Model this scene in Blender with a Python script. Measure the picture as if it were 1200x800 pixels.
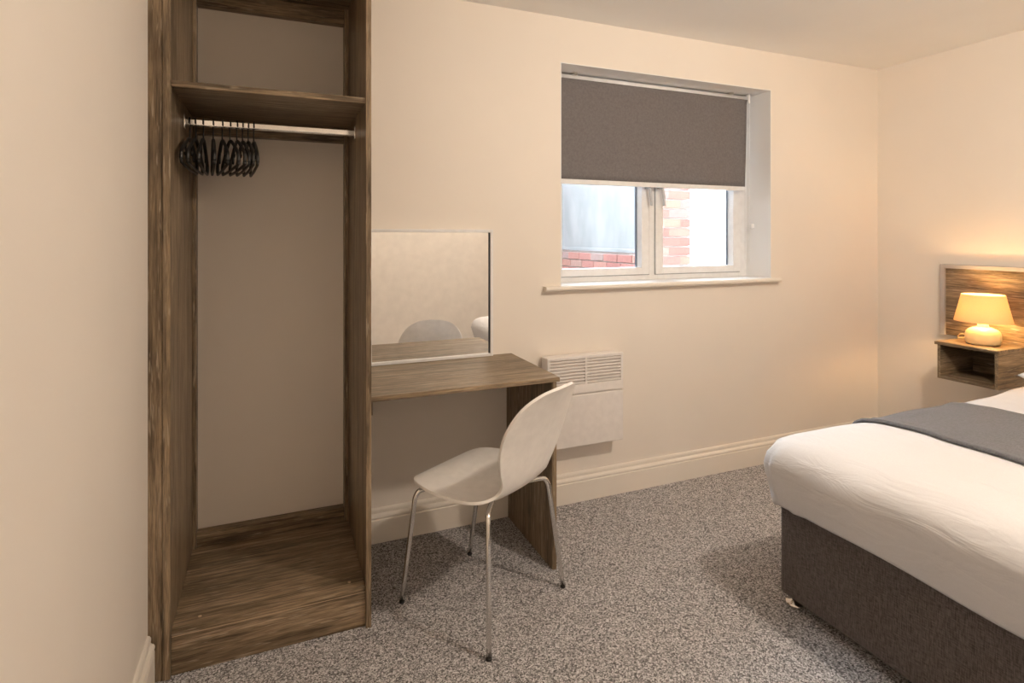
import bpy, bmesh, math, random
from mathutils import Vector, Matrix
random.seed(7)
C = bpy.context.scene.collection
S = bpy.context.scene
for o in list(bpy.data.objects): bpy.data.objects.remove(o)

# ---------------------------------------------------------------- camera
F, HOR, TH, CH = 665.0, 277.0, math.atan(278 / 665.0), 1.318      # focal length and horizon in px of a 1200x800 frame
cam = bpy.data.cameras.new('camera'); camo = bpy.data.objects.new('camera', cam); C.objects.link(camo)
camo.location = (0, 0, CH); camo.rotation_euler = (math.pi / 2, 0, -TH)
cam.sensor_width = 36; cam.lens = 36 * F / 1200; cam.shift_y = -(400 - HOR) / 1200
cam.clip_start = .02
S.camera = camo

# ---------------------------------------------------------------- world, exposure, lights
w = bpy.data.worlds.new('overcast_sky'); S.world = w; w.use_nodes = True
bg = w.node_tree.nodes['Background']
bg.inputs[0].default_value = (.80, .90, 1.0, 1); bg.inputs[1].default_value = 28.0
S.view_settings.view_transform = 'Standard'; S.view_settings.look = 'None'
S.view_settings.gamma = 1; S.view_settings.use_curve_mapping = False
S.view_settings.exposure = 0.24
S.cycles.diffuse_bounces = 8; S.cycles.max_bounces = 16
pl = bpy.data.lights.new('window_portal', 'AREA'); pl.shape = 'RECTANGLE'; pl.size = 1.39; pl.size_y = 1.1
pl.cycles.is_portal = True
plo = bpy.data.objects.new('window_portal', pl); C.objects.link(plo)
plo.location = (1.995, 2.80, 1.62); plo.rotation_euler = (-math.pi / 2, 0, 0)

LEFT, RIGHT, NORTH, SOUTH, TOP = -.345, 3.62, 2.49, -1.10, 2.40

# ---------------------------------------------------------------- materials
def nt(name):
    m = bpy.data.materials.new(name); m.use_nodes = True
    t = m.node_tree; b = t.nodes['Principled BSDF']
    return m, t, b
def node(t, kind, **kw):
    n = t.nodes.new(kind)
    for k, v in kw.items():
        if k in n.inputs: n.inputs[k].default_value = v
        else: setattr(n, k, v)
    return n
def ramp(t, stops):
    r = t.nodes.new('ShaderNodeValToRGB'); e = r.color_ramp.elements
    e[0].position, e[0].color = stops[0][0], (*stops[0][1], 1)
    e[1].position, e[1].color = stops[-1][0], (*stops[-1][1], 1)
    for p, c in stops[1:-1]:
        q = e.new(p); q.color = (*c, 1)
    return r
def bump(t, b, src, strength, dist):
    n = node(t, 'ShaderNodeBump', Strength=strength, Distance=dist)
    t.links.new(src, n.inputs['Height']); t.links.new(n.outputs[0], b.inputs['Normal'])
def paint(name, col, rough=.6, bs=.08, scale=220, spec=.3):
    m, t, b = nt(name)
    co = node(t, 'ShaderNodeTexCoord')
    n1 = node(t, 'ShaderNodeTexNoise', Scale=1.7, Detail=3.0)
    t.links.new(co.outputs['Object'], n1.inputs['Vector'])
    r = ramp(t, [(.3, tuple(c * .975 for c in col)), (.7, tuple(min(1, c * 1.02) for c in col))])
    t.links.new(n1.outputs[0], r.inputs[0]); t.links.new(r.outputs[0], b.inputs['Base Color'])
    b.inputs['Roughness'].default_value = rough; b.inputs['Specular IOR Level'].default_value = spec
    n2 = node(t, 'ShaderNodeTexNoise', Scale=scale, Detail=2.0)
    t.links.new(co.outputs['Object'], n2.inputs['Vector'])
    bump(t, b, n2.outputs[0], bs, .002)
    return m
def solid(name, col, rough=.5, metal=0, spec=.5, coat=0):
    m, t, b = nt(name)
    co = node(t, 'ShaderNodeTexCoord'); n1 = node(t, 'ShaderNodeTexNoise', Scale=30.0, Detail=2.0)
    t.links.new(co.outputs['Object'], n1.inputs['Vector'])
    r = ramp(t, [(.3, tuple(c * .96 for c in col)), (.7, tuple(min(1, c * 1.03) for c in col))])
    t.links.new(n1.outputs[0], r.inputs[0]); t.links.new(r.outputs[0], b.inputs['Base Color'])
    b.inputs['Roughness'].default_value = rough; b.inputs['Metallic'].default_value = metal
    b.inputs['Specular IOR Level'].default_value = spec; b.inputs['Coat Weight'].default_value = coat
    return m
def wood(name, axis, tint=1.22):
    m, t, b = nt(name)
    co = node(t, 'ShaderNodeTexCoord')
    def noise(along, across, det, seed, dist=0.0):
        mp = t.nodes.new('ShaderNodeMapping'); sc = [across] * 3; sc['xyz'.index(axis)] = along
        mp.inputs['Scale'].default_value = sc; mp.inputs['Location'].default_value = (seed, seed * 1.7, seed * .6)
        t.links.new(co.outputs['Object'], mp.inputs['Vector'])
        n = node(t, 'ShaderNodeTexNoise', Scale=1.0, Detail=det, Roughness=.62, Distortion=dist)
        t.links.new(mp.outputs[0], n.inputs['Vector']); return n.outputs[0]
    big = noise(1.3, 13, 5.0, 3.1, .9); mid = noise(4.5, 95, 5.0, 6.4, .5); fine = noise(14, 300, 3.0, 8.2); pale = noise(10.0, 130, 2.0, 5.5, .3)
    d = lambda *c: tuple(x * tint for x in c)
    r1 = ramp(t, [(.30, d(.085, .060, .036)), (.45, d(.165, .122, .076)), (.58, d(.245, .185, .120)), (.74, d(.36, .285, .20))])
    t.links.new(big, r1.inputs[0])
    rm = ramp(t, [(.36, (.36, .33, .30)), (.46, (.84, .82, .80)), (.57, (1.08, 1.06, 1.04)), (.68, (1.35, 1.33, 1.29))]); t.links.new(mid, rm.inputs[0])
    m0 = node(t, 'ShaderNodeMix', data_type='RGBA', blend_type='MULTIPLY'); m0.inputs[0].default_value = .9
    t.links.new(r1.outputs[0], m0.inputs[6]); t.links.new(rm.outputs[0], m0.inputs[7])
    r2 = ramp(t, [(.36, (.58, .56, .53)), (.52, (1.0, 1.0, 1.0)), (.68, (1.30, 1.28, 1.25))]); t.links.new(fine, r2.inputs[0])
    mx = node(t, 'ShaderNodeMix', data_type='RGBA', blend_type='MULTIPLY'); mx.inputs[0].default_value = .9
    t.links.new(m0.outputs[2], mx.inputs[6]); t.links.new(r2.outputs[0], mx.inputs[7])
    r3 = ramp(t, [(.60, (0, 0, 0)), (.68, (.6, .6, .6))]); t.links.new(pale, r3.inputs[0])
    m2 = node(t, 'ShaderNodeMix', data_type='RGBA'); t.links.new(r3.outputs[0], m2.inputs[0])
    t.links.new(mx.outputs[2], m2.inputs[6]); m2.inputs[7].default_value = (.36 * tint, .30 * tint, .225 * tint, 1)
    t.links.new(m2.outputs[2], b.inputs['Base Color'])
    b.inputs['Roughness'].default_value = .42; b.inputs['Specular IOR Level'].default_value = .45
    bump(t, b, fine, .18, .0012)
    return m
def fabric(name, c0, c1, sc=900, rough=.9, bs=.35, sheen=.2, big=None):
    m, t, b = nt(name); co = node(t, 'ShaderNodeTexCoord')
    outs = []
    for s in ((1, .12, 1), (.12, 1, .12)):
        mp = t.nodes.new('ShaderNodeMapping'); mp.inputs['Scale'].default_value = s
        t.links.new(co.outputs['Object'], mp.inputs['Vector'])
        n = node(t, 'ShaderNodeTexNoise', Scale=sc, Detail=2.0); t.links.new(mp.outputs[0], n.inputs['Vector']); outs.append(n.outputs[0])
    ad = node(t, 'ShaderNodeMath', operation='ADD'); t.links.new(outs[0], ad.inputs[0]); t.links.new(outs[1], ad.inputs[1])
    ml = node(t, 'ShaderNodeMath', operation='MULTIPLY'); t.links.new(ad.outputs[0], ml.inputs[0]); ml.inputs[1].default_value = .5
    r = ramp(t, [(.36, c0), (.64, c1)]); t.links.new(ml.outputs[0], r.inputs[0]); t.links.new(r.outputs[0], b.inputs['Base Color'])
    b.inputs['Roughness'].default_value = rough; b.inputs['Specular IOR Level'].default_value = .15
    b.inputs['Sheen Weight'].default_value = sheen
    bump(t, b, ml.outputs[0], bs, .0015)
    return m
def linen(name, c0, c1, sc=900, bs=.1, sheen=.1):
    m = fabric(name, c0, c1, sc=sc, bs=bs, sheen=sheen); t = m.node_tree; b = t.nodes['Principled BSDF']
    old = b.inputs['Normal'].links[0].from_node; co = node(t, 'ShaderNodeTexCoord'); mp = t.nodes.new('ShaderNodeMapping')
    mp.inputs['Scale'].default_value = (9, 4.5, 16); t.links.new(co.outputs['Object'], mp.inputs['Vector'])
    n = node(t, 'ShaderNodeTexNoise', Scale=1.0, Detail=3.0, Roughness=.5, Distortion=1.1); t.links.new(mp.outputs[0], n.inputs['Vector'])
    bp = node(t, 'ShaderNodeBump', Strength=.35, Distance=.02); t.links.new(n.outputs[0], bp.inputs['Height'])
    t.links.new(old.outputs[0], bp.inputs['Normal']); t.links.new(bp.outputs[0], b.inputs['Normal'])
    return m
def carpet():
    m, t, b = nt('carpet_speckle'); co = node(t, 'ShaderNodeTexCoord')
    v = node(t, 'ShaderNodeTexVoronoi', Scale=250.0); t.links.new(co.outputs['Object'], v.inputs['Vector'])
    sp = node(t, 'ShaderNodeSeparateColor'); t.links.new(v.outputs['Color'], sp.inputs[0])
    n = node(t, 'ShaderNodeTexNoise', Scale=200.0, Detail=2.0); t.links.new(co.outputs['Object'], n.inputs['Vector'])
    ad = node(t, 'ShaderNodeMath', operation='MULTIPLY_ADD'); t.links.new(n.outputs[0], ad.inputs[0]); ad.inputs[1].default_value = .55
    t.links.new(sp.outputs[0], ad.inputs[2])
    mu = node(t, 'ShaderNodeMath', operation='MULTIPLY'); t.links.new(ad.outputs[0], mu.inputs[0]); mu.inputs[1].default_value = .65
    r = ramp(t, [(.12, (.061, .058, .060)), (.32, (.215, .208, .212)), (.56, (.45, .44, .45)), (.80, (.77, .76, .78))])
    t.links.new(mu.outputs[0], r.inputs[0]); t.links.new(r.outputs[0], b.inputs['Base Color'])
    b.inputs['Roughness'].default_value = .95; b.inputs['Specular IOR Level'].default_value = .05
    n2 = node(t, 'ShaderNodeTexNoise', Scale=260.0, Detail=2.0); t.links.new(co.outputs['Object'], n2.inputs['Vector'])
    bump(t, b, n2.outputs[0], .9, .006)
    return m
def glassy():
    m, t, b = nt('window_glass'); t.nodes.remove(b); out = t.nodes['Material Output']
    tr = node(t, 'ShaderNodeBsdfTransparent'); tr.inputs[0].default_value = (.95, .975, .98, 1)
    gl = node(t, 'ShaderNodeBsdfGlossy', Roughness=.02); fr = node(t, 'ShaderNodeFresnel', IOR=1.35)
    mx = node(t, 'ShaderNodeMixShader'); t.links.new(fr.outputs[0], mx.inputs[0])
    t.links.new(tr.outputs[0], mx.inputs[1]); t.links.new(gl.outputs[0], mx.inputs[2]); t.links.new(mx.outputs[0], out.inputs[0])
    return m
def shade_mat():
    m, t, b = nt('lamp_shade_linen'); t.nodes.remove(b); out = t.nodes['Material Output']
    co = node(t, 'ShaderNodeTexCoord'); n = node(t, 'ShaderNodeTexNoise', Scale=400.0); t.links.new(co.outputs['Object'], n.inputs['Vector'])
    r = ramp(t, [(.3, (.84, .66, .38)), (.7, (.89, .72, .44))]); t.links.new(n.outputs[0], r.inputs[0])
    d = node(t, 'ShaderNodeBsdfDiffuse'); tl = node(t, 'ShaderNodeBsdfTranslucent')
    t.links.new(r.outputs[0], d.inputs[0]); t.links.new(r.outputs[0], tl.inputs[0])
    mx = node(t, 'ShaderNodeMixShader'); mx.inputs[0].default_value = .22
    t.links.new(d.outputs[0], mx.inputs[1]); t.links.new(tl.outputs[0], mx.inputs[2]); t.links.new(mx.outputs[0], out.inputs[0])
    return m
def brick_mat():
    m, t, b = nt('pale_red_brick'); oi = node(t, 'ShaderNodeObjectInfo')
    r = ramp(t, [(0, (.30, .13, .11)), (.4, (.36, .17, .145)), (.75, (.38, .22, .17)), (1, (.28, .215, .205))])
    t.links.new(oi.outputs['Random'], r.inputs[0])
    co = node(t, 'ShaderNodeTexCoord'); n = node(t, 'ShaderNodeTexNoise', Scale=40.0, Detail=4.0); t.links.new(co.outputs['Object'], n.inputs['Vector'])
    mx = node(t, 'ShaderNodeMix', data_type='RGBA', blend_type='MULTIPLY'); mx.inputs[0].default_value = .4
    t.links.new(r.outputs[0], mx.inputs[6]); t.links.new(n.outputs[0], mx.inputs[7]); t.links.new(mx.outputs[2], b.inputs['Base Color'])
    b.inputs['Roughness'].default_value = .9; bump(t, b, n.outputs[0], .4, .004)
    return m
def stained(name, c0, c1, scale):
    m, t, b = nt(name); co = node(t, 'ShaderNodeTexCoord')
    mp = t.nodes.new('ShaderNodeMapping'); mp.inputs['Scale'].default_value = (1, 1, .5); t.links.new(co.outputs['Object'], mp.inputs['Vector'])
    n = node(t, 'ShaderNodeTexNoise', Scale=scale, Detail=6.0, Roughness=.65); t.links.new(mp.outputs[0], n.inputs['Vector'])
    r = ramp(t, [(.35, c0), (.62, c1)]); t.links.new(n.outputs[0], r.inputs[0]); t.links.new(r.outputs[0], b.inputs['Base Color'])
    b.inputs['Roughness'].default_value = .9; bump(t, b, n.outputs[0], .3, .01)
    return m
WALL = paint('cream_wall_paint', (.835, .78, .715))
CEIL = paint('white_ceiling_paint', (.87, .87, .86))
TRIM = paint('cream_gloss_trim', (.84, .79, .72), rough=.4, bs=.02)
REVEAL = paint('white_reveal_paint', (.86, .865, .87), rough=.5, bs=.03)
UPVC = solid('white_upvc', (.84, .85, .865), rough=.3)
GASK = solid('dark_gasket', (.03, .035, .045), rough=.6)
SEAL = solid('grey_seal', (.30, .31, .34), rough=.6)
HANDLE = solid('grey_white_handle', (.58, .60, .64), rough=.35)
GLASS = glassy()
CARPET = carpet()
WX, WY, WZ = wood('dark_oak_grain_x', 'x'), wood('dark_oak_grain_y', 'y'), wood('dark_oak_grain_z', 'z')
EDGE = solid('pale_board_edge', (.52, .38, .25), rough=.5)
CHROME = solid('polished_chrome', (.80, .78, .75), rough=.14, metal=1)
STEEL = solid('satin_white_rail', (.95, .94, .92), rough=.12, metal=1)
BLACK = solid('black_plastic', (.012, .011, .011), rough=.45)
WHITEP = solid('white_moulded_plastic', (.92, .895, .87), rough=.35)
HEATW = solid('white_enamel', (.82, .785, .765), rough=.4)
HEATD = solid('heater_dark_inside', (.055, .04, .026), rough=.8)
BLIND = fabric('taupe_blackout_fabric', (.150, .141, .143), (.205, .193, .196), sc=700, bs=.15, sheen=.05)
DIVAN = fabric('charcoal_woven_upholstery', (.055, .046, .044), (.165, .142, .135), sc=420, bs=.5)
LINEN = linen('white_cotton', (.69, .69, .71), (.74, .74, .76), sc=1200, bs=.06, sheen=.1)
THROW = fabric('grey_woven_throw', (.095, .096, .108), (.19, .192, .21), sc=600, bs=.5)
MIRROR = solid('silvered_mirror', (.93, .935, .935), rough=.0, metal=1)
CERAM = solid('cream_ceramic', (.78, .64, .38), rough=.35)
SHADE = shade_mat()
FRAMEG = solid('pale_grey_trim', (.40, .385, .385), rough=.45)
BRICK = brick_mat()
MORTAR = stained('pale_mortar', (.44, .43, .42), (.54, .53, .52), 9)
CONC = stained('pale_grey_render', (.19, .205, .21), (.26, .275, .28), 3.2)
WHITEW = stained('white_painted_masonry', (.86, .86, .86), (.92, .92, .92), 5)
BLOCKER = stained('dark_blocker_brick', (.16, .085, .07), (.25, .15, .12), 14)  # brick for the two added walls that shade the yard
YARD = stained('grey_paving', (.28, .28, .28), (.34, .34, .33), 6)

# ---------------------------------------------------------------- helpers
def box(bm, x0, x1, y0, y1, z0, z1, bev=0.0):
    v = [bm.verts.new(p) for p in ((x0,y0,z0),(x1,y0,z0),(x1,y1,z0),(x0,y1,z0),(x0,y0,z1),(x1,y0,z1),(x1,y1,z1),(x0,y1,z1))]
    fs = [bm.faces.new([v[i] for i in q]) for q in ((0,3,2,1),(4,5,6,7),(0,1,5,4),(1,2,6,5),(2,3,7,6),(3,0,4,7))]
    if bev:
        es = set(e for f in fs for e in f.edges)
        bmesh.ops.bevel(bm, geom=list(es), offset=bev, segments=2, profile=.5, affect='EDGES')
def obj(name, bm, mat, parent=None, smooth=False):
    me = bpy.data.meshes.new(name); bmesh.ops.recalc_face_normals(bm, faces=bm.faces[:])
    bm.to_mesh(me); bm.free()
    if mat: me.materials.append(mat)
    if smooth:
        for p in me.polygons: p.use_smooth = True
    o = bpy.data.objects.new(name, me); C.objects.link(o)
    if parent: o.parent = parent
    return o
def bobj(name, dims, mat, parent=None, bev=.0015):
    """dims in world metres; parent origin subtracted"""
    p = parent
    off = Vector((0, 0, 0))
    while p: off += p.location; p = p.parent
    x0, x1, y0, y1, z0, z1 = dims
    bm = bmesh.new(); box(bm, x0-off.x, x1-off.x, y0-off.y, y1-off.y, z0-off.z, z1-off.z, bev)
    return obj(name, bm, mat, parent)
def thing(name, loc, label, cat, group=None, rz=0):
    o = bpy.data.objects.new(name, None); C.objects.link(o); o.location = loc; o.rotation_euler = (0, 0, rz)
    o.empty_display_size = .1
    return tag(o, label, cat, group)
def tag(o, label, cat, group=None):
    o['label'] = label; o['category'] = cat
    if group: o['group'] = group
    return o
def struct(o, label=None):
    o['kind'] = 'structure'
    if label: o['label'] = label
    return o
def tube(bm, pts, r, seg=12, cap=True):
    pts = [Vector(p) for p in pts]; rings = []
    up = None
    for i, p in enumerate(pts):
        a = pts[max(0, i-1)]; b = pts[min(len(pts)-1, i+1)]; d = (b - a).normalized()
        if up is None:
            up = Vector((0,0,1)) if abs(d.z) < .9 else Vector((1,0,0))
        u = (up - d * up.dot(d)).normalized(); v = d.cross(u); up = u
        rr = r[i] if isinstance(r, (list, tuple)) else r
        rings.append([bm.verts.new(p + rr * (math.cos(2*math.pi*k/seg) * u + math.sin(2*math.pi*k/seg) * v)) for k in range(seg)])
    for A, B in zip(rings, rings[1:]):
        for k in range(seg): bm.faces.new((A[k], A[(k+1) % seg], B[(k+1) % seg], B[k]))
    if cap: bm.faces.new(rings[0][::-1]); bm.faces.new(rings[-1])
def lathe(bm, prof, seg=40, cx=0, cy=0, cz=0, cap=True):
    rings = [[bm.verts.new((cx + r*math.cos(2*math.pi*k/seg), cy + r*math.sin(2*math.pi*k/seg), cz + z)) for k in range(seg)] for r, z in prof]
    for A, B in zip(rings, rings[1:]):
        for k in range(seg): bm.faces.new((A[k], A[(k+1) % seg], B[(k+1) % seg], B[k]))
    if cap: bm.faces.new(rings[0][::-1]); bm.faces.new(rings[-1])
def smooth_path(pts, n=8):
    """Catmull-Rom"""
    P = [Vector(p) for p in pts]; P = [2*P[0]-P[1]] + P + [2*P[-1]-P[-2]]; out = []
    for i in range(1, len(P)-2):
        for k in range(n):
            t = k / n; a, b, c, d = P[i-1:i+3]
            out.append(.5*((2*b) + (c-a)*t + (2*a-5*b+4*c-d)*t*t + (3*b-a-3*c+d)*t**3))
    out.append(P[-2]); return out
def extrude_profile(bm, prof, A, B, out, mitreA=0, mitreB=0):
    """prof: (outward, z) points; extruded from A to B (xy); out = xy unit normal; mitre lengthens along the run with outward distance"""
    A, B = Vector((*A, 0)), Vector((*B, 0)); o = Vector((*out, 0)); d = (B - A).normalized(); rings = []
    for P, s in ((A, -mitreA), (B, mitreB)):
        rings.append([bm.verts.new(P + o*q + d*(s*q) + Vector((0, 0, z))) for q, z in prof])
    n = len(prof)
    for k in range(n): bm.faces.new((rings[0][k], rings[0][(k+1) % n], rings[1][(k+1) % n], rings[1][k]))
    bm.faces.new(rings[0][::-1]); bm.faces.new(rings[1])

# ---------------------------------------------------------------- room shell
T = .32
WX0, WX1, WZ0, WZ1 = 1.30, 2.69, 1.072, 2.178
bm = bmesh.new(); box(bm, LEFT-.2, RIGHT+.2, SOUTH-.2, NORTH+.02, -.12, 0)
struct(obj('floor', bm, CARPET))
bm = bmesh.new(); box(bm, LEFT-.2, RIGHT+.2, SOUTH-.2, NORTH+T, TOP, TOP+.15)
struct(obj('ceiling', bm, CEIL))
bm = bmesh.new()
for d in ((LEFT-.2, WX0, 0, TOP), (WX1, RIGHT+.2, 0, TOP), (WX0, WX1, 0, WZ0), (WX0, WX1, WZ1, TOP)):
    box(bm, d[0], d[1], NORTH, NORTH+T, d[2]-.12 if d[2] == 0 else d[2], d[3])
bmesh.ops.remove_doubles(bm, verts=bm.verts[:], dist=1e-5)
struct(obj('wall_north', bm, WALL))
for nm, d in (('wall_west', (LEFT-.2, LEFT, SOUTH-.2, NORTH)), ('wall_east', (RIGHT, RIGHT+.2, SOUTH-.2, NORTH)), ('wall_south', (LEFT, RIGHT, SOUTH-.2, SOUTH))):
    bm = bmesh.new(); box(bm, *d, -.12, TOP); struct(obj(nm, bm, WALL))
SK = [(0, 0), (.019, 0), (.019, .098), (.016, .1015), (.016, .104), (.0195, .107), (.0195, .1125), (.0165, .118), (.012, .1205), (.0085, .124), (.0095, .130), (.0095, .138), (.006, .1445), (0, .146)]
def skirt(nm, A, B, out, ma=0, mb=0):
    bm = bmesh.new(); extrude_profile(bm, SK, A, B, out, ma, mb); struct(obj(nm, bm, TRIM))
skirt('baseboard_north', (.302, NORTH), (RIGHT, NORTH), (0, -1), 0, -1)
skirt('baseboard_east', (RIGHT, NORTH), (RIGHT, SOUTH), (-1, 0), -1, -1)
skirt('baseboard_west', (LEFT, 1.949), (LEFT, SOUTH), (1, 0), 0, -1)
skirt('baseboard_south', (LEFT, SOUTH), (RIGHT, SOUTH), (0, 1), -1, -1)

# ---------------------------------------------------------------- window
win = bpy.data.objects.new('window_1', None); C.objects.link(win); win.location = (1.995, 2.70, WZ0); struct(win, 'white plastic casement window with two lower panes')
FY0, FY1 = 2.675, 2.745           # outer frame depth
rv = .004
bobj('reveal_lining', (WX0, WX0+rv, NORTH-.001, FY1+.03, WZ0, WZ1), REVEAL, win, 0)
bobj('reveal_lining', (WX1-rv, WX1, NORTH-.001, FY1+.03, WZ0, WZ1), REVEAL, win, 0)
bobj('reveal_lining', (WX0, WX1, NORTH-.001, FY1+.03, WZ1-rv, WZ1), REVEAL, win, 0)
# sill board with a rounded nose and horns
bm = bmesh.new()
nose = [(2.45 + .011 - .011*math.cos(a), 1.0635 + .0115*math.sin(a)) for a in [math.pi*(-.5 + k/8) for k in range(9)]]
prof = [(NORTH, nose[0][1])] + nose + [(NORTH, nose[-1][1])]
off = win.location
ra = [bm.verts.new((1.205-off.x, y-off.y, z-off.z)) for y, z in prof]; rb = [bm.verts.new((2.735-off.x, y-off.y, z-off.z)) for y, z in prof]
for k in range(len(prof)): q = (k+1) % len(prof); bm.faces.new((ra[k], ra[q], rb[q], rb[k]))
bm.faces.new(ra[::-1]); bm.faces.new(rb)
obj('sill', bm, TRIM, win)
bobj('sill_board', (WX0, WX1, NORTH-.012, FY0+.01, WZ0-.01, WZ0+.0035), REVEAL, win, .001)
# outer frame
MX0, MX1 = 1.955, 2.020
for d in ((WX0, WX0+.055, WZ0, WZ1), (2.622, WX1, WZ0, WZ1), (MX0, MX1, WZ0, WZ1)):
    bobj('frame_upright', (d[0], d[1], FY0, FY1, d[2], d[3]), UPVC, win, .004)
for z0, z1 in ((WZ0, WZ0+.036), (WZ1-.05, WZ1)):
    for a, b in ((WX0+.053, MX0+.002), (MX1-.002, 2.624)):
        bobj('frame_rail', (a, b, FY0, FY1, z0, z1), UPVC, win, .004)
def sash(x0, x1, z0, z1, wd=.052):
    s = bpy.data.objects.new('sash', None); C.objects.link(s); s.parent = win; s.location = (0, 0, 0)
    y0, y1 = FY0-.010, FY1-.01
    for d in ((x0, x0+wd, z0, z1), (x1-wd, x1, z0, z1)): bobj('sash_stile', (d[0], d[1], y0, y1, d[2], d[3]), UPVC, s, .004)
    for d in ((z0, z0+wd*.75), (z1-wd*.55, z1)): bobj('sash_rail', (x0+wd-.002, x1-wd+.002, y0, y1, d[0], d[1]), UPVC, s, .004)
    bobj('pane', (x0+wd*.9, x1-wd*.9, 2.705, 2.711, z0+wd*.65, z1-wd*.45), GLASS, s, 0)
    bobj('gasket', (x1-wd-.003, x1-wd+.003, 2.7115, 2.729, z0+wd*.75, z1-wd*.55), GASK, s, 0)
    bobj('gasket', (x0+wd-.003, x0+wd+.003, 2.7115, 2.729, z0+wd*.75, z1-wd*.55), GASK, s, 0)
    for d in ((x0-.0035, x0+.0005, z0-.003, z1+.003), (x1-.0005, x1+.0035, z0-.003, z1+.003)): bobj('seal', (d[0], d[1], FY0-.0035, FY0+.004, d[2], d[3]), SEAL, s, 0)
    for d in ((z0-.0035, z0+.0005),): bobj('seal', (x0, x1, FY0-.0035, FY0+.004, d[0], d[1]), SEAL, s, 0)
    return s
sash(WX0+.05, MX0+.003, WZ0+.032, WZ1-.045); sash(MX1-.018, 2.604+.022, WZ0+.032, WZ1-.045)
for x, s in ((1.935, 1), (2.022, 1)):
    bm = bmesh.new(); o = win.location
    box(bm, x-.010-o.x, x+.010-o.x, 2.650-o.y, 2.668-o.y, 1.585-o.z, 1.625-o.z, .004)
    h = obj('handle', bm, HANDLE, win)
    bm = bmesh.new()
    tube(bm, [(x+q[0]-o.x, q[1]-o.y, q[2]-o.z) for q in smooth_path([(0, 2.652, 1.605), (.002, 2.636, 1.598), (.006, 2.630, 1.56), (.013, 2.634, 1.52), (.018, 2.638, 1.492)], 4)], [.008]*17, 8)
    obj('lever', bm, HANDLE, h, True)

# roller blind
bl = thing('roller_blind', (1.97, 2.61, 2.15), 'taupe roller blind half drawn over the window', 'blind')
ox, oy, oz = bl.location
BX0, BX1, BZ = 1.325, 2.628, 1.618
bm = bmesh.new(); N = 48
rows = []
prof = [(2.606, 2.140), (2.612, 2.128)] + [(2.614 + .0015*math.sin(z*9), z) for z in [2.11 - i*(2.11-BZ)/14 for i in range(15)]]
for y, z in prof:
    taper = .012 * (2.14 - z) / (2.14 - BZ)
    rows.append([bm.verts.new((BX0 + (BX1-taper-BX0)*k/N - ox, y + .002*math.sin(k*.9)*(2.14-z) - oy, z - oz)) for k in range(N+1)])
for A, B in zip(rows, rows[1:]):
    for k in range(N): bm.faces.new((A[k], A[k+1], B[k+1], B[k]))
bf = obj('blind_fabric', bm, BLIND, bl, True); sm = bf.modifiers.new('thick', 'SOLIDIFY'); sm.thickness = .0012
bobj('bottom_bar', (BX0, BX1-.012, 2.6165, 2.627, BZ-.026, BZ+.012), UPVC, bl, .003)
bm = bmesh.new(); tube(bm, [(BX0-.01-ox, 2.632-oy, 2.148-oz), (BX1+.004-ox, 2.632-oy, 2.148-oz)], .0195, 20); obj('roller_tube', bm, UPVC, bl, True)
for x in (1.445, 2.50):
    bobj('clip', (x-.012, x+.012, 2.598, 2.655, 2.160, WZ1-.003), CHROME, bl, .002)
bobj('end_bracket', (BX1+.003, BX1+.016, 2.60, 2.665, 2.118, WZ1-.003), UPVC, bl, .003)
bobj('end_bracket', (BX0-.018, BX0-.008, 2.60, 2.665, 2.118, WZ1-.003), UPVC, bl, .003)
bm = bmesh.new(); cx = BX1+.022
pts = [(cx-ox, 2.632-oy+.018*math.cos(a), 2.13-oz+.018*math.sin(a)) for a in [math.pi*k/8 for k in range(9)]]
pts = [(cx-ox, 2.650-oy, 1.18-oz)] + pts + [(cx-ox, 2.614-oy, 1.18-oz)]
pts += [(cx-ox, 2.632-oy+.018*math.cos(a), 1.175-oz-.018*math.sin(a)) for a in [math.pi - math.pi*k/8 for k in range(1, 9)]]
tube(bm, pts, .0016, 6); ch = obj('pull_chain', bm, UPVC, bl, True)
bobj('chain_cleat', (WX1-.030, WX1-rv, 2.609, 2.628, 1.365, 1.395), UPVC, bl, .004)

# ---------------------------------------------------------------- wardrobe
PX0, PX1 = -.287, .283
wd = thing('wardrobe', (0, 2.2, 0), 'tall open dark oak wardrobe with shelf and hanging rail', 'wardrobe')
FYW = 1.950
bobj('side_panel', (PX0-.020, PX0, FYW, NORTH, 0, TOP-.005), WZ, wd)
bobj('side_panel', (PX1, PX1+.018, FYW, NORTH, 0, TOP-.005), WZ, wd)
bobj('filler_strip', (LEFT, PX0-.0205, FYW+.004, FYW+.022, 0, TOP-.005), WZ, wd)
bobj('base_board', (PX0, PX1, FYW+.012, NORTH-.022, .118, .136), WX, wd)
bp = bobj('plinth', (PX0, PX1, FYW+.014, FYW+.032, 0, .1165), WX, wd)
bobj('edge_band', (PX0+.002, PX1-.001, FYW+.0125, FYW+.016, .1160, .1185), EDGE, bp, 0)
bobj('hat_shelf', (PX0, PX1, FYW+.012, NORTH-.022, 1.768, 1.787), WX, wd)
bobj('top_panel', (PX0, PX1, FYW+.012, NORTH, 2.262, 2.280), WX, wd)
bobj('rear_rail', (PX0+.013, PX1-.016, 2.452, NORTH, .136, .190), WX, wd)
bobj('rear_rail', (PX0+.013, PX1-.016, 2.452, NORTH, 1.708, 1.768), WX, wd)
bobj('rear_rail', (PX0+.013, PX1-.016, 2.452, NORTH, 2.200, 2.262), WX, wd)
bobj('rear_stile', (PX0, PX0+.013, 2.440, NORTH, .136, 2.262), WZ, wd)
bobj('rear_stile', (PX1-.016, PX1, 2.440, NORTH, .136, 2.262), WZ, wd)
RY, RZ = 2.215, 1.709
bm = bmesh.new()
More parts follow.
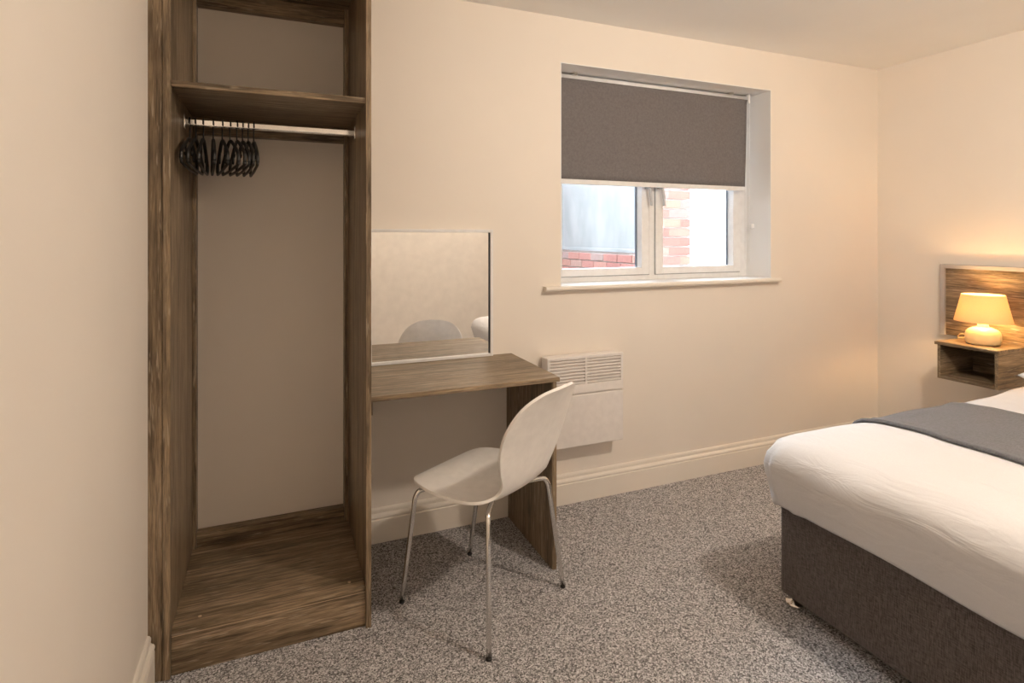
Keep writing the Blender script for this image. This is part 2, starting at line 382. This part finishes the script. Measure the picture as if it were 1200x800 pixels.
prof = [(.0075*math.cos(a), .0068*(1 if math.sin(a) > 1e-6 else -1) + .0065*math.sin(a)) for a in [2*math.pi*(k+.5)/20 for k in range(20)]]
ra = [bm.verts.new((PX0, RY-2.2+y, RZ+z)) for y, z in prof]; rb = [bm.verts.new((PX1, RY-2.2+y, RZ+z)) for y, z in prof]
for k in range(20): q = (k+1) % 20; bm.faces.new((ra[k], ra[q], rb[q], rb[k]))
bm.faces.new(ra[::-1]); bm.faces.new(rb)
hr = obj('hanging_rail', bm, STEEL, wd)
for x0, x1 in ((PX0, PX0+.006), (PX1-.006, PX1)):
    bobj('rail_socket', (x0, x1, RY-.014, RY+.014, RZ-.022, RZ+.026), CHROME, hr, .002)
for x, y in ((-.215, 2.005), (.235, 2.005)):
    bm = bmesh.new(); lathe(bm, [(.0055, 0), (.005, .0015)], 12, x, y-2.2, .136); obj('screw_cap', bm, EDGE, wd)

# coat hangers
def hanger_mesh():
    bm = bmesh.new()
    hook = [(0, .016*math.cos(a), .016*math.sin(a)) for a in [math.radians(d) for d in range(200, -91, -15)]]
    hook = hook + [(0, .004, -.030), (0, 0, -.045), (0, 0, -.062)]
    tube(bm, hook, .0022, 8)
    me1 = bm
    b2 = bmesh.new()
    arm = smooth_path([(0, -.198, -.150), (0, -.193, -.126), (0, -.16, -.108), (0, -.08, -.077), (0, -.025, -.060), (0, 0, -.058), (0, .025, -.060), (0, .08, -.077), (0, .16, -.108), (0, .193, -.126), (0, .198, -.150)], 4)
    tube(b2, arm, .0056, 8)
    b3 = bmesh.new()
    tube(b3, [(0, -.197, -.149), (0, -.19, -.158), (0, 0, -.162), (0, .19, -.158), (0, .197, -.149)], .0045, 8)
    for s in (-1, 1):
        tube(b3, smooth_path([(0, s*.10, -.086), (0, s*.094, -.112), (0, s*.10, -.124), (0, s*.110, -.116)], 3), .0032, 6)
    return me1, b2, b3
HG = 'black plastic hangers on the wardrobe rail'
px = [219, 227, 235.5, 245.5, 255, 263.5, 271, 277.2, 283.5, 289.5]
hx = [-.268, -.250, -.227, -.197, -.169, -.145, -.123, -.105, -.087, -.069]
rot = [0, 0, 2, 6, 9, 11, 10, 8.4, 6.7, 5]
ORD = ['first', 'second', 'third', 'fourth', 'fifth', 'sixth', 'seventh', 'eighth', 'ninth', 'tenth']
first = None
for i, (x, r) in enumerate(zip(hx, rot)):
    z = RZ - .0010
    lab = ORD[i] + ' black coat hanger on the rail, counted from the panel beside the filler strip'
    if first is None:
        t = thing('coat_hanger', (x, RY, z), lab, 'hanger', HG, math.radians(r))
        a, b, c = hanger_mesh(); obj('hook', a, BLACK, t, True); obj('shoulder_bar', b, BLACK, t, True); obj('trouser_bar', c, BLACK, t, True)
        first = t
        t.rotation_euler = (0, 0, math.radians(r))
    else:
        t = first.copy(); C.objects.link(t); t['label'] = lab; t.location = (x, RY, z); t.rotation_euler = (0, 0, math.radians(r))
        for chd in list(first.children):
            k = chd.copy(); C.objects.link(k); k.parent = t

# ---------------------------------------------------------------- desk and mirror
DZ = .764
dk = thing('desk', (.66, 2.25, 0), 'dark oak dressing desk fixed to the wardrobe side', 'desk')
bobj('desk_top', (.301, 1.038, 1.992, NORTH, DZ-.018, DZ), WX, dk)
bm = bmesh.new()
out = [(2.008, 0), (NORTH-.0195, 0), (NORTH-.0195, .1465), (NORTH, .1465), (NORTH, DZ-.018), (2.008, DZ-.018)]
ra = [bm.verts.new((1.013-.66, y-2.25, z)) for y, z in out]; rb = [bm.verts.new((1.031-.66, y-2.25, z)) for y, z in out]
for k in range(6): q = (k+1) % 6; bm.faces.new((ra[k], ra[q], rb[q], rb[k]))
bm.faces.new(ra[::-1]); bm.faces.new(rb)
obj('leg_panel', bm, WZ, dk)
bobj('support_block', (.301, .318, 2.03, 2.10, DZ-.075, DZ-.018), WZ, dk)
mr = thing('mirror', (.655, 2.48, DZ), 'rectangular wall mirror with thin white frame above the desk', 'mirror')
MX, MXE, MZ0, MZ1, MY = .368, .936, DZ, 1.350, 2.464
fw = .014
for d in ((MX, MX+fw, MZ0, MZ1), (MXE-fw, MXE, MZ0, MZ1)): bobj('frame_stile', (d[0], d[1], MY, NORTH, d[2], d[3]), UPVC, mr, .002)
for d in ((MZ0, MZ0+fw), (MZ1-fw, MZ1)): bobj('frame_rail', (MX+fw, MXE-fw, MY, NORTH, d[0], d[1]), UPVC, mr, .002)
bobj('mirror_glass', (MX+fw-.002, MXE-fw+.002, MY+.008, MY+.014, MZ0+fw-.002, MZ1-fw+.002), MIRROR, mr, 0)
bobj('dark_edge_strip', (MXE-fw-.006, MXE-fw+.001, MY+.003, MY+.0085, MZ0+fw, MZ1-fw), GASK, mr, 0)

# ---------------------------------------------------------------- panel heater
ht = thing('panel_heater', (1.395, 2.44, .30), 'white wall-mounted electric panel heater below the window sill', 'heater')
HX0, HX1, HY, HZ0, HZ1 = 1.184, 1.606, 2.400, .305, .742
bobj('casing', (HX0+.006, HX1-.006, HY+.012, NORTH-.012, HZ0+.008, HZ1-.004), HEATW, ht, .004)
bobj('wall_bracket', (HX0+.05, HX1-.05, NORTH-.014, NORTH, HZ0+.08, HZ1-.08), HEATW, ht, .002)
bobj('front_panel', (HX0, HX1, HY, HY+.014, HZ0, .5545), HEATW, ht, .004)
gz0, gz1 = .604, .726
bobj('grille_frame', (HX0, HX1, HY, HY+.014, .5605, gz0), HEATW, ht, .003)
bobj('grille_frame', (HX0, HX1, HY, HY+.014, gz1, HZ1), HEATW, ht, .003)
bobj('grille_frame', (HX0, HX0+.014, HY, HY+.014, gz0-.004, gz1+.004), HEATW, ht, .003)
bobj('grille_frame', (HX1-.016, HX1, HY, HY+.014, gz0-.004, gz1+.004), HEATW, ht, .003)
bobj('grille_frame', (1.388, 1.399, HY, HY+.014, gz0-.004, gz1+.004), HEATW, ht, .002)
bobj('grille_back', (HX0+.012, HX1-.012, HY+.0145, HY+.017, gz0-.002, gz1+.002), HEATD, ht, 0)
sl = {}
NS = 8; pitch = (gz1-gz0) / NS
for bank, (a, b) in enumerate(((HX0+.013, 1.389), (1.398, HX1-.015))):
    bm = bmesh.new()
    box(bm, 0, b-a, 0, .005, 0, .0084, .001)
    s0 = obj('slat', bm, HEATW, ht)
    for k in range(NS):
        s = s0 if k == 0 else s0.copy()
        if k: C.objects.link(s)
        s.location = (a - ht.location.x, HY + .0015 - ht.location.y, gz0 + .003 + k*pitch - ht.location.z)

# ---------------------------------------------------------------- chair
CHX, CHY = .696, 1.958
ct = thing('chair', (CHX, CHY, 0), 'white moulded shell chair with egg-shaped back and chrome legs', 'chair', rz=math.atan2(.525, .851))
# shell: centre line (y forward, z) and half width along it, local x to the chair's right
spine = [(.205, .428), (.190, .441), (.150, .449), (.07, .447), (-.02, .440), (-.10, .436), (-.155, .441), (-.190, .462), (-.212, .500), (-.230, .560), (-.250, .630), (-.277, .700), (-.308, .765), (-.335, .808), (-.345, .822)]
half = [.070, .138, .190, .219, .222, .208, .180, .150, .143, .172, .194, .192, .160, .100, .030]
curl = [.000, .000, .003, .008, .012, .014, .014, .012, .012, .016, .020, .022, .018, .008, .0]    # edges rise (seat) / come forward (back)
def crom(v, n):
    P = [2*v[0]-v[1]] + list(v) + [2*v[-1]-v[-2]]; out = []
    for i in range(1, len(P)-2):
        for k in range(n):
            t = k/n; a, b, c, d = P[i-1:i+3]
            out.append(.5*((2*b)+(c-a)*t+(2*a-5*b+4*c-d)*t*t+(3*b-a-3*c+d)*t**3))
    return out + [v[-1]]
n = 4
SY, SZ, HW, CU = crom([p[0] for p in spine], n), crom([p[1] for p in spine], n), crom(half, n), crom(curl, n)
bm = bmesh.new(); rows = []; M = 20
for i in range(len(SY)):
    a, b = max(0, i-1), min(len(SY)-1, i+1)
    ty, tz = SY[b]-SY[a], SZ[b]-SZ[a]; l = math.hypot(ty, tz); ty, tz = ty/l, tz/l
    ny, nz = -tz, ty                                  # towards the sitter
    if nz < 0 and ny < 0: ny, nz = -ny, -nz
    ny, nz = (tz, -ty) if (i < 1e9) else (ny, nz)
    row = []
    for k in range(M+1):
        u = -1 + 2*k/M; x = HW[i]*math.sin(u*math.pi/2)*1.0; c = CU[i]*abs(math.sin(u*math.pi/2))**2.2
        row.append(bm.verts.new((x, SY[i] + ny*c, SZ[i] + nz*c)))
    rows.append(row)
for A, B in zip(rows, rows[1:]):
    for k in range(M): bm.faces.new((A[k], A[k+1], B[k+1], B[k]))
sh = obj('shell', bm, WHITEP, ct, True)
md = sh.modifiers.new('thick', 'SOLIDIFY'); md.thickness = .010; md.offset = 0
md = sh.modifiers.new('round', 'BEVEL'); md.width = .003; md.segments = 2; md.limit_method = 'ANGLE'
def leg(sx, fy, fx, front):
    yt = .128 if front else -.150
    pts = [(sx*.04, yt*.85, .414), (sx*.12, yt*.95, .416), (sx*.150, yt, .416)]
    xk = .185 if front else .180
    pts = [(sx*.03, yt*.6, .420), (sx*.10, yt*.85, .420), (sx*(xk-.022), yt*1.05, .418), (sx*(xk-.006), yt*1.12, .411), (sx*(xk+.002), yt*1.17, .392)]
    p = smooth_path(pts, 5)
    e = Vector((sx*fx, fy, .006)); s = p[-1]
    p += [s.lerp(e, k/6) for k in range(1, 7)]
    bm = bmesh.new(); tube(bm, p, .0088, 14); L = obj('leg', bm, CHROME, ct, True)
    d = (e - s).normalized(); bm = bmesh.new(); tube(bm, [e - d*.003, e + Vector((0, 0, -.006))], [.0094, .0098], 14); obj('rubber_foot', bm, BLACK, L, True)
for sx in (-1, 1):
    leg(sx, .213, .190, True); leg(sx, -.213, .226, False)
bm = bmesh.new(); lathe(bm, [(.075, 0), (.078, .004), (.078, .014), (.06, .019)], 24, 0, 0, .413); obj('mounting_plate', bm, BLACK, ct, True)

# ---------------------------------------------------------------- bed
BY0, BY1, BXF, BXH = .15, 1.52, 1.685, 3.585
bd = thing('bed', (2.63, .835, 0), 'divan bed with charcoal woven fabric base', 'bed')
bobj('divan_base', (BXF, BXH, BY0, BY1, .035, .395), DIVAN, bd, .012)
bobj('mattress', (BXF+.005, BXH, BY0+.01, BY1-.01, .394, .575), LINEN, bd, .04)
for x in (BXF+.035, BXH-.08):
    for y in (BY1-.035, BY0+.06):
        bm = bmesh.new(); lathe(bm, [(.012, .038), (.012, .018), (.030, .014), (.034, .004), (.030, 0)], 20, x-2.63, y-.835, 0); obj('castor_glide', bm, CHROME, bd, True)
# duvet: concentric rounded-rectangle rings
def rrect(x0, x1, y0, y1, R, n):
    """n points per unit side set, matched across rings"""
    pts = []
    cs = ((x0+R, y0+R, math.pi), (x1-R, y0+R, 1.5*math.pi), (x1-R, y1-R, 0), (x0+R, y1-R, .5*math.pi))
    for i, (cx, cy, a0) in enumerate(cs):
        for k in range(13): a = a0 + math.pi/2*k/12; pts.append((cx+R*math.cos(a), cy+R*math.sin(a)))
        nx_, ny_, na = cs[(i+1) % 4]; ex, ey = nx_+R*math.cos(na), ny_+R*math.sin(na); sx_, sy_ = pts[-1]
        for k in range(1, n): pts.append((sx_+(ex-sx_)*k/n, sy_+(ey-sy_)*k/n))
    return pts
def wr(x, y, z):
    return (.0035*math.sin(7*x+3*y) * math.sin(5*y-2*x+1) + .002*math.sin(17*x-9*y+z*20) + .0016*math.sin(23*y+14*x+6*z))
def duvet():
    bm = bmesh.new(); rings = []
    # (inset from outer outline, z, corner radius)
    prof = [(.047, .362, .06), (.040, .375, .07), (.020, .43, .085), (.006, .48, .095), (0, .515, .10), (.006, .548, .10), (.024, .578, .10), (.055, .598, .10), (.105, .610, .12), (.20, .617, .15), (.34, .622, .2), (.50, .624, .2)]
    X0, X1, Y0, Y1 = 1.600, 3.604, .085, 1.562
    for j, (ins, z, R) in enumerate(prof):
        side_in = min(ins, .020) if z < .5 else ins
        pts = rrect(X0+ins, X1-(min(ins, .04) if z > .5 else 0), Y0+side_in, Y1-side_in, R, 40)
        row = []
        for (x, y) in pts:
            low = max(0, (.50-z)/.14)
            dz = wr(x, y, z) + low*(.010*math.sin(5.1*x+4.3*y) + .006*math.sin(11*y+1))
            side = min(1, max(0, (.6-z)/.1))
            out = (.006*math.sin(9*y+13*x) + .004*math.sin(21*y+5*x)) * side
            ang = math.atan2(y-(Y1-.10), (X0+.10)-x); dc = math.hypot(x-(X0+.03), y-(Y1-.03))
            out += side * math.exp(-(dc/.16)**2) * (.010*math.sin(9*ang+1.0) + .004*math.sin(23*ang)) 
            out += side * .0022*math.sin(95*z + 6*y + 2*math.sin(5*y)) * (1 if x < X0+.12 else 0)
            d = Vector((x-2.6, y-.82)).normalized()
            lift = .020*max(0, min(1, (x-2.75)/.35)) if z > .55 else 0
            row.append(bm.verts.new((x + d.x*out, y + d.y*out, z + dz + lift)))
        rings.append(row)
    n = len(rings[0])
    for A, B in zip(rings, rings[1:]):
        for k in range(n): bm.faces.new((A[k], A[(k+1) % n], B[(k+1) % n], B[k]))
    bm.faces.new(rings[-1])
    o = obj('duvet', bm, LINEN, None, True)
    m = o.modifiers.new('thick', 'SOLIDIFY'); m.thickness = .012; m.offset = -1
    return tag(o, 'white cotton duvet spread over the divan bed', 'duvet')
DUVET = duvet()
# runner across the bed
def runner():
    from mathutils.bvhtree import BVHTree
    tree = BVHTree.FromPolygons([v.co for v in DUVET.data.vertices], [tuple(p.vertices) for p in DUVET.data.polygons])
    bm = bmesh.new(); rows = []
    path = [(1.578, .40), (1.583, .46), (1.582, .515), (1.572, .555), (1.550, .590), (1.515, .612), (1.46, .625), (1.36, .632)] + [(1.26-.1*k, .637) for k in range(9)] + [(.30, .633), (.20, .626), (.14, .612), (.10, .59), (.076, .555), (.066, .515), (.065, .46), (.068, .42)]
    sm = smooth_path([(0, y, z) for y, z in path], 3); NX = 26
    for p in sm:
        row = []
        for k in range(NX+1):
            u = k/NX; x = 2.105 + .555*u + .006*math.sin(p.y*5)
            hem = .006*math.exp(-((u-.0)/.06)**2) + .003*math.exp(-((u-.12)/.025)**2) + .004*math.exp(-((u-1)/.05)**2)
            q = Vector((x, p.y, p.z)); c, nn, i_, d_ = tree.find_nearest(q)
            if nn.dot(q - c) < 0: nn = -nn
            row.append(bm.verts.new(c + nn*(.0045 + hem)))
        rows.append(row)
    for A, B in zip(rows, rows[1:]):
        for k in range(NX): bm.faces.new((A[k], A[k+1], B[k+1], B[k]))
    o = obj('bed_runner', bm, THROW, None, True)
    m = o.modifiers.new('thick', 'SOLIDIFY'); m.thickness = .012; m.offset = 0
    tag(o, 'grey woven bed runner laid across the white duvet', 'throw')
runner()
def pillow(cx, cy, lx, ly, h, label):
    bm = bmesh.new(); N1, N2 = 22, 30
    for sgn in (1, -1):
        rows = []
        for i in range(N1+1):
            row = []
            for j in range(N2+1):
                u, v = -1+2*i/N1, -1+2*j/N2
                pin = 1 - .07*(1-u*u)*0 - .06*(abs(v)**2)*(1-abs(u)**4)*0
                t = max(0, (1-abs(u)**2.6)) ** .5 * max(0, (1-abs(v)**3)) ** .5
                x = cx + u*lx/2*(1-.05*(1-v*v)); y = cy + v*ly/2*(1-.05*(1-u*u))
                row.append(bm.verts.new((x, y, .642 + h*.42 + sgn*h*(.58 if sgn > 0 else .38)*t + .003*math.sin(20*x+9*y)*t)))
            rows.append(row)
        for A, B in zip(rows, rows[1:]):
            for k in range(N2): bm.faces.new((A[k], A[k+1], B[k+1], B[k]))
    bmesh.ops.remove_doubles(bm, verts=bm.verts[:], dist=1e-4)
    o = obj('pillow', bm, LINEN, None, True); tag(o, label, 'pillow')
pillow(3.305, 1.14, .50, .68, .13, 'white pillow on the bed beside the table lamp')

# ---------------------------------------------------------------- headboard, bedside shelf, lamp
HBX = 3.592
hb = thing('headboard', (3.61, 1.0, .40), 'oak panelled headboard with pale grey trim fixed to the wall', 'headboard')
HBY0, HBY1, HBZ0, HBZ1 = -.28, 2.068, .28, 1.135
HBZ0 = .7498
bobj('oak_panel', (HBX, RIGHT, HBY0, HBY1, HBZ0, HBZ1), WY, hb)
bobj('trim_strip', (HBX-.010, RIGHT, HBY1-.001, HBY1+.026, HBZ0, HBZ1+.022), FRAMEG, hb, .002)
bobj('trim_strip', (HBX-.010, RIGHT, HBY0-.026, HBY0+.001, HBZ0, HBZ1+.022), FRAMEG, hb, .002)
bobj('trim_strip', (HBX-.010, RIGHT, HBY0, HBY1, HBZ1-.001, HBZ1+.022), FRAMEG, hb, .002)
ns = thing('bedside_shelf', (3.46, 1.81, .56), 'open oak bedside box shelf mounted on the wall', 'shelf')
NX0, NY0, NY1, NZ0, NZ1 = 3.315, 1.668, 1.950, .553, .750
bobj('top_board', (NX0-.006, RIGHT, NY0-.002, NY1+.012, NZ1-.016, NZ1), WY, ns)
bobj('side_board', (NX0, RIGHT, NY0, NY0+.016, NZ0, NZ1-.016), WX, ns)
bobj('side_board', (NX0, RIGHT, NY1-.016, NY1, NZ0, NZ1-.016), WX, ns)
bobj('bottom_board', (NX0, RIGHT, NY0+.016, NY1-.016, NZ0, NZ0+.016), WY, ns)
bobj('back_board', (RIGHT-.02, RIGHT, NY0+.016, NY1-.016, NZ0+.016, NZ1-.016), WY, ns)
LX, LY, LZ = 3.452, 1.806, NZ1
tl = thing('table_lamp', (LX, LY, LZ), 'lit table lamp with cream ceramic base and tapered shade', 'lamp')
bm = bmesh.new(); lathe(bm, [(.060, 0), (.070, .003), (.075, .012), (.0765, .03), (.076, .052), (.072, .066), (.062, .077), (.046, .085), (.030, .090), (.024, .094), (.0235, .108), (.020, .110)], 40)
base = obj('lamp_base', bm, CERAM, tl, True)
bm = bmesh.new(); lathe(bm, [(.014, .108), (.014, .150), (.008, .152)], 16); obj('lamp_holder', bm, UPVC, tl, True)
bm = bmesh.new(); seg = 48
for (r0, z0, r1, z1) in ((.124, .120, .092, .262),):
    lathe(bm, [(r0, z0), (r0-.0005, z0+.003), (r1+.0005, z1-.003), (r1, z1)], seg, cap=False)
so = obj('lamp_shade', bm, SHADE, tl, True); m = so.modifiers.new('thick', 'SOLIDIFY'); m.thickness = .0012
bm = bmesh.new()
tube(bm, smooth_path([(.02, .068, .016), (.026, .100, .034), (.032, .128, .030), (.044, .146, .008), (.08, .150, .004), (.135, .148, .004)], 6), .0028, 8); obj('cord', bm, CERAM, tl, True)
lb = bpy.data.lights.new('lamp_bulb', 'POINT'); lb.energy = 5.0; lb.color = (1, .62, .27); lb.shadow_soft_size = .022
lo = bpy.data.objects.new('lamp_bulb', lb); C.objects.link(lo); lo.parent = tl; lo.location = (0, 0, .185)

# ---------------------------------------------------------------- pendant light in the middle of the room
pn = thing('pendant_light', (1.76, .56, TOP), 'bare warm bulb on a short white ceiling pendant', 'light')
bm = bmesh.new(); lathe(bm, [(.045, 0), (.045, -.012), (.03, -.022), (.008, -.025)], 28); obj('ceiling_rose', bm, UPVC, pn, True)
bm = bmesh.new(); lathe(bm, [(.004, -.02), (.004, -.045), (.016, -.050), (.018, -.075)], 16); obj('lamp_holder', bm, UPVC, pn, True)
lb = bpy.data.lights.new('ceiling_lamp_offscreen', 'POINT'); lb.energy = 60; lb.color = (1, .845, .685); lb.shadow_soft_size = .06
lo = bpy.data.objects.new('ceiling_lamp_offscreen', lb); C.objects.link(lo); lo.parent = pn; lo.location = (0, 0, -.115)

# ---------------------------------------------------------------- yard outside the window
bm = bmesh.new(); box(bm, -6, 14, NORTH+T, 14, -.4, -.25); struct(obj('floor_yard', bm, YARD))
BXL, BXR, BYF, BYB, LEDGE = 2.79, 3.094, 3.70, 5.42, 1.178
def brick_mesh(lx, ly, lz):
    bm = bmesh.new(); box(bm, -lx/2, lx/2, -ly/2, ly/2, -lz/2, lz/2, .004); me = bpy.data.meshes.new('brick'); bmesh.ops.recalc_face_normals(bm, faces=bm.faces[:]); bm.to_mesh(me); bm.free(); me.materials.append(BRICK); return me
BX_, BY_ = brick_mesh(.215, .022, .065), brick_mesh(.022, .215, .065)
BXh, BYh = brick_mesh(.1025, .022, .065), brick_mesh(.022, .1025, .065)
def place(me, loc, par):
    o = bpy.data.objects.new('brick', me); C.objects.link(o); o.parent = par; o.location = loc
pier = bmesh.new(); box(pier, BXL, BXR, BYF, BYB, -.25, LEDGE); box(pier, BXL, BXR, BYF, BYF+.22, LEDGE, 2.45)
pier = struct(obj('wall_outside', pier, MORTAR), 'pale brick wall of the neighbouring yard')
ren = bmesh.new(); box(ren, BXL+.005, BXR, BYF+.22, BYB, LEDGE+.03, 2.45); ren = obj('render_panel', ren, CONC, pier)
led = bmesh.new(); box(led, BXL-.015, BXR, BYF+.22, BYB, LEDGE, LEDGE+.032, .003); obj('ledge', led, CONC, pier)
zc = .60
k = 0
while zc < 2.42:                                     # end face of the pier
    if k % 2: xs = [(BXL+.110, BX_), (BXL+.276-.01, BXh)]
    else: xs = [(BXL+.054, BXh), (BXL+.221-.01, BX_)]
    for x, me in xs: place(me, (x, BYF-.005, zc), pier)
    zc += .075; k += 1
zc, k = .60, 0
while zc < LEDGE - .03:                               # long side, below the ledge
    y = BYF + (.11 if k % 2 else .055)
    while y < BYB - .1: place(BY_, (BXL-.005, y+.10, zc), pier); y += .225
    zc += .075; k += 1
far = bmesh.new(); box(far, -2, BXL, BYB, BYB+.22, -.25, 3.3); far = struct(obj('wall_far_outside', far, MORTAR), 'pale brick wall closing the yard')
zc, k = .60, 0
while zc < 2.2:
    x = BXL - (.115 if k % 2 else .225)
    while x > 1.75: place(BX_, (x, BYB-.005, zc), far); x -= .225
    zc += .075; k += 1
wh = bmesh.new(); box(wh, 2.9, 10, 6.6, 6.8, -.25, 3.6); struct(obj('wall_white_outside', wh, WHITEW), 'white painted wall beyond the yard')

up = bmesh.new(); box(up, -5, 9, NORTH+.05, NORTH+T, TOP+.15, 5.6); box(up, -5, LEFT-.2, NORTH+.05, NORTH+T, -.25, TOP+.15); box(up, RIGHT+.2, 9, NORTH+.05, NORTH+T, -.25, TOP+.15)  # out of view; added to cut sky light on the yard masonry
struct(obj('wall_house_sky_block', up, BLOCKER), 'unseen house wall above the window, added to shade the yard')

wg = bmesh.new(); box(wg, -5, .25, NORTH+T, 9, -.25, 3.6); struct(obj('wall_wing_sky_block', wg, BLOCKER), 'unseen brick wall beside the yard, added to block sky light')  # invented wing out of view, blocks sky light from the side
